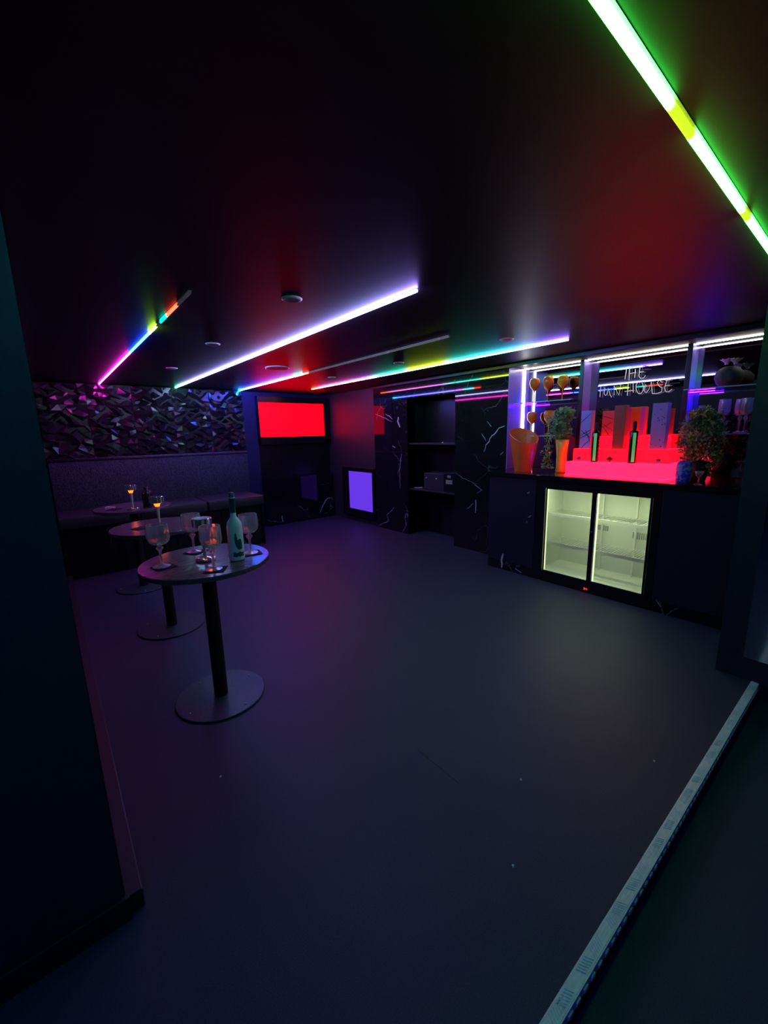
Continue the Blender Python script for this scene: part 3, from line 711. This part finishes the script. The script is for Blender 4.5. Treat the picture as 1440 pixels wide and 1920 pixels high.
# red lit stepped display
dsp = thing('stepped_display', 'glowing pink-red three-step bottle display on the counter', 'display stand', (3.76, 1.05, CZ))
dsp.rotation_euler = (0, 0, .0)
red1 = emis('lit acrylic front', (1, .008, .045), 4.0); red2 = emis('lit acrylic', (1, .0015, .008), 4.0)
t = MB(); t.box(0, .5, .0, .83, .0, .018, .004); t.build('base', red1, dsp)
t = MB(); t.box(.004, .5, .004, .826, .021, .135, .008); t.build('step', red1, dsp)
t = MB(); t.box(.13, .48, .03, .82, .137, .25, .006); t.build('step', red2, dsp)
t = MB(); t.box(.27, .46, .12, .66, .252, .36, .006); t.build('step', red2, dsp)
STZ = [CZ+.1352, CZ+.2502, CZ+.3602]
for y, lb in ((1.81, 'grey knob on the display by the amber vase side'), (1.155, 'grey knob on the display by the bushy plant side')):
    t = MB(); t.lathe([(0, 0), (.017, 0), (.017, .008), (.01, .013), (0, .013)], 16)
    for v in t.bm.verts: v.co = Vector((-v.co.z, v.co.x, v.co.y))
    tag(t.build('round_button', M['knob'], loc=(3.8895, y, STZ[0]+.025), smooth=True), lb, 'button', 'round grey buttons on the display')

# boxes on the display
def vbox(name, label, cat, x0, x1, y0, y1, z0, z1, m, cap=None):
    o = thing(name, label, cat, ((x0+x1)/2, (y0+y1)/2, z0), 0, 'bottle boxes on the display'); dx, dy = (x1-x0)/2, (y1-y0)/2
    t = MB(); t.box(-dx, dx, -dy, dy, 0, z1-z0, .003); t.build('carton', m, o)
    return o
o = vbox('bottle_box', 'lilac bottle box crossed by dark lines', 'box', 3.905, 3.975, 1.725, 1.82, STZ[1]+.001, STZ[1]+.345, M['box_white'])
t = MB()
for (a, b_) in (((-.047, .24), (.04, .32)), ((-.047, .12), (.047, .17)), ((-.047, .17), (.047, .10)), ((-.047, .09), (.047, .15)), ((-.03, .0), (.047, .09)), ((.0, .17), (.047, .06))):
    ribbon(t, [a, b_], .008, -.0358, 'x')
for v in t.bm.verts: v.co.y = -v.co.y
t.build('line_print', M['ink'], o)['kind'] = 'stuff'
vbox('bottle_box', 'tall dark brown bottle box in the middle of the display', 'box', 3.92, 3.99, 1.445, 1.54, STZ[1], STZ[1]+.375, M['box_brown'])
o = vbox('bottle_box', 'tall pale violet bottle box with small dark specks', 'box', 3.92, 4.0, 1.135, 1.245, STZ[1], STZ[1]+.375, M['box_white'])
t = MB()
for _ in range(16):
    y, z = random.uniform(-.05, .05), random.choice((random.uniform(.02, .08), random.uniform(.2, .33))); s = random.uniform(.002, .005)
    t.quad((-.0405, y-s, z-s), (-.0405, y+s, z-s*.6), (-.0405, y+s*.7, z+s), (-.0405, y-s*.8, z+s*.8))
t.build('speck_print', M['ink'], o)['kind'] = 'stuff'
o = vbox('bottle_box', 'red lined box standing in for the mirror image of the lilac one', 'box', 4.07, 4.14, 1.60, 1.70, STZ[2]-.0, STZ[2]+.23, M['box_red_refl'])  # added solid box in place of the lilac box's red-lit mirror reflection
t = MB()
for (a, b_) in (((-.05, .15), (.05, .18)), ((-.05, .13), (.05, .08)), ((-.05, .05), (.05, .12)), ((-.03, .0), (.05, .1))): ribbon(t, [a, b_], .006, -.0358, 'x')
t.build('line_print', M['ink'], o)['kind'] = 'stuff'
o = vbox('bottle_box', 'orange-red box with magenta edges standing in for the mirror image of the brown one', 'box', 4.05, 4.13, 1.34, 1.47, STZ[2], STZ[2]+.25, M['box_orange_refl'])  # added solid box where the brown box is reflected in the mirror
t = MB(); t.box(-.0415, -.0400, -.065, -.035, .003, .247); t.box(-.0415, -.0400, .045, .065, .003, .247); t.build('edge_band', M['box_pink_refl'], o)
# brown ornament on a corner
t = MB(); s = .036
t.lathe([(0, 0), (s*.75, s*.7), (s*.75, s*.95), (0, s*1.5)], 6); tag(t.build('gem_ornament', M['brown'], loc=(3.84, 1.515, STZ[0]+.0)), 'dark brown faceted ornament in front of the brown box', 'ornament')
# bottles on the display
def dbottle(label, loc, rz):
    o = thing('display_bottle', label, 'bottle', loc, rz, 'slim dark bottles on the display')
    t = MB(); t.lathe([(0, .0), (.030, .0), (.032, .006), (.032, .258), (.029, .268), (.013, .273), (.0125, .292), (0, .292)], 28); b1 = t.build('body', M['darkglass'], o, smooth=True)
    t = MB(); t.lathe([(.013, .288), (.0145, .294), (.0145, .34), (.011, .350), (0, .351)], 20); t.build('stopper', M['ink'], o, smooth=True)
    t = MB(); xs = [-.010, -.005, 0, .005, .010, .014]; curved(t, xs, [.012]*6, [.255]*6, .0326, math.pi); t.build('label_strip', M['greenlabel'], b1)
    t = MB()
    for k in range(5): t.box(-.018, -.014, -.033, -.028, .05+k*.035, .056+k*.035, .001)
    t.build('bead', M['cream'], b1)
    return o
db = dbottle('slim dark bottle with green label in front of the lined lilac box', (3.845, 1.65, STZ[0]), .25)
dup(db, (3.845, 1.34, STZ[0]), 'slim dark bottle with green label in front of the orange stand-in box', .45, 'slim dark bottles on the display')

# script sign on the middle mirror
LET = [[(1.67, 2.066), (1.609, 2.066)], [(1.657, 2.064), (1.665, 1.957)], [(1.63, 2.063), (1.628, 1.945)], [(1.633, 2.003), (1.572, 2.013)], [(1.58, 2.039), (1.58, 1.962)], [(1.539, 2.065), (1.489, 2.062)], [(1.541, 2.065), (1.545, 1.972), (1.527, 1.949), (1.503, 1.953), (1.489, 1.974)], [(1.546, 2.007), (1.506, 2.01)], [(1.885, 1.927), (1.887, 1.81)], [(1.913, 1.914), (1.854, 1.919)], [(1.899, 1.867), (1.851, 1.878)], [(1.845, 1.899), (1.848, 1.838), (1.833, 1.82), (1.817, 1.835), (1.81, 1.886), (1.788, 1.821), (1.773, 1.8)], [(1.752, 1.818), (1.761, 1.908), (1.707, 1.811), (1.698, 1.917)], [(1.631, 1.922), (1.631, 1.802)], [(1.59, 1.92), (1.581, 1.827)], [(1.657, 1.844), (1.579, 1.85)], [(1.498, 1.865), (1.499, 1.839), (1.507, 1.819), (1.52, 1.81), (1.535, 1.815), (1.549, 1.832), (1.558, 1.857), (1.56, 1.885), (1.556, 1.909), (1.545, 1.923), (1.53, 1.925), (1.515, 1.914), (1.504, 1.892), (1.498, 1.865)], [(1.482, 1.892), (1.489, 1.836), (1.471, 1.814), (1.451, 1.841), (1.436, 1.912), (1.419, 1.802)], [(1.345, 1.894), (1.372, 1.918), (1.388, 1.899), (1.373, 1.87), (1.344, 1.845), (1.344, 1.814), (1.376, 1.801), (1.416, 1.803)], [(1.312, 1.907), (1.324, 1.848), (1.313, 1.811), (1.29, 1.807), (1.265, 1.829)], [(1.322, 1.907), (1.283, 1.914)], [(1.321, 1.862), (1.284, 1.866)]]
sg = thing('script_sign', 'white handwritten tube sign reading THE FUN HOUSE', 'sign', (4.42, 1.58, 1.8))
groups = [('letter', (0, 1)), ('letter', (2, 3, 4)), ('letter', (5, 6, 7)), ('letter', (8, 9, 10)), ('letter', (11,)), ('letter', (12,)), ('letter', (13, 14, 15)), ('letter', (16,)), ('letter', (17,)), ('letter', (18,)), ('letter', (19, 20, 21))]
for nm, ids in groups:
    t = MB()
    for i in ids: t.tube([(0, y-1.58, z-1.8) for y, z in LET[i]], 0.0034, 6)
    t.build(nm, M['neon'], sg)
t = MB()
for y, z in ((1.60, 2.0), (1.85, 1.86), (1.33, 1.86)): t.tube([(0, y-1.58, z-1.8), (.03, y-1.58, z-1.8)], .003)
t.build('standoff', M['chrome'], sg)

# amplifier and boxes in the recess
am = thing('amplifier', 'dark amplifier box with two bright knobs in the wall recess', 'amplifier', (4.15, 3.93, .70))
t = MB(); t.box(-.01, .22, -.19, .19, .0, .235, .006); t.build('case', M['amp'], am)
for y in (.14, -.055):
    t = MB(); t.lathe([(0, 0), (.010, 0), (.009, .012), (0, .013)], 12)
    for v in t.bm.verts: v.co = Vector((-.010-v.co.z, y+v.co.x, .165+v.co.y))
    t.build('knob', M['paper'], am)
pb = thing('small_box', 'small dark box with beige labels beside the amplifier', 'box', (4.14, 3.63, .70))
t = MB(); t.box(-.02, .18, -.095, .095, 0, .26, .004); t.build('case', M['black'], pb)
t = MB(); t.box(-.022, -.02, -.06, .055, .11, .165, .0005); t.build('label_plate', M['label'], pb)
t = MB(); t.box(-.022, -.02, -.03, .03, .195, .225, .0005); t.build('label_plate', M['label'], pb)
t = MB(); t.tube([(4.13, 4.30, .708), (4.11, 4.2, .712), (4.12, 4.13, .72)], .006); tag(t.build('cable', M['paper']), 'short pale cable lying on the lower recess shelf', 'cable')
t = MB(); t.lathe([(0, 0), (.009, 0), (.009, .01), (.005, .016), (0, .016)], 10); tag(t.build('white_disc', M['paper'], loc=(4.09, 3.72, 1.3555)), 'tiny pale disc on the upper recess shelf', 'disc')

# mirror on the near side of the pillar wall
mr = thing('wall_mirror', 'tall mirror on the pillar wall at the edge of view', 'mirror', (3.05, -.4, .14))
t = MB(); t.box(-.006, .0, -.8, .76, 0, 1.7); t.build('glass', mat('pale mirror', (.6, .62, .66), .12, 1), mr)

# step nosing between the two floors
ns = thing('step_nosing', 'ribbed aluminium edging strip along the floor step', 'edging', (.0, .334, 0))
L = 3.043; yb = -.018
t = MB()
ang = math.atan2(-.055, 2.234)
ns.rotation_euler = (0, 0, ang); ns.location = (3.046, .275, 0)
t.box(-4.6, 0, 0, .034, -.001, .0045, .001); t.build('top_flange', M['alu'], ns)
t = MB(); t.box(-4.6, 0, -.003, 0, -.032, .0045, .0008); t.build('front_flange', M['alu'], ns)
t = MB(); x = -4.55; k = 0
while x < -.01:
    up = (int(-x/.055) % 2 == 0)
    if (int(-x/.055) % 3) != 2:
        s_ = .012 if up else -.012
        a, b_ = x, x+.0032
        t.quad((a, .006, .0066), (b_, .006, .0066), (b_+s_, .028, .0066), (a+s_, .028, .0066))
        t.quad((a, .006, .0045), (a+s_, .028, .0045), (a+s_, .028, .0066), (a, .006, .0066))
        t.quad((b_, .006, .0045), (b_+s_, .028, .0045), (b_+s_, .028, .0066), (b_, .006, .0066))
    x += .0092
o = t.build('ribs', M['alu'], ns); o['kind'] = 'stuff'
t = MB(); x = -4.55
while x < -.02:
    t.box(x, x+.022, -.0075, -.003, -.022, -.008, .002); x += .042
o = t.build('grip_nubs', M['alu'], ns); o['kind'] = 'stuff'
b = MB(); prism(b, [(-2.6, edge_y(-2.6)+.002), (3.05, edge_y(3.05)+.002), (3.05, edge_y(3.05)+.03), (-2.6, edge_y(-2.6)+.03)], -.1, -.002); struct('trim_riser', b, M['black_matt'])

# litter on the floor
for k, (x, y, lb) in enumerate(((.403, 1.695, 'white crumb on the floor before the nearest table'), (1.398, .807, 'tiny white crumb in the middle of the floor'), (1.058, .625, 'white crumb on the floor near the metal edging'), (1.943, .467, 'white crumb on the floor beside the metal edging, fridge side'))):
    t = MB(); t.poly([(0, 0, .003), (.009, .002, .004), (.011, .007, .003), (.003, .008, .005)]); t.poly([(0, 0, .0), (.009, .002, .0), (.011, .007, .0), (.003, .008, .0)])
    t.quad((0, 0, 0), (.009, .002, 0), (.009, .002, .004), (0, 0, .003)); t.quad((.003, .008, 0), (0, 0, 0), (0, 0, .003), (.003, .008, .005))
    tag(t.build('paper_crumb', M['paper'], loc=(x, y, .0002)), lb, 'crumb', 'white crumbs on the floor')
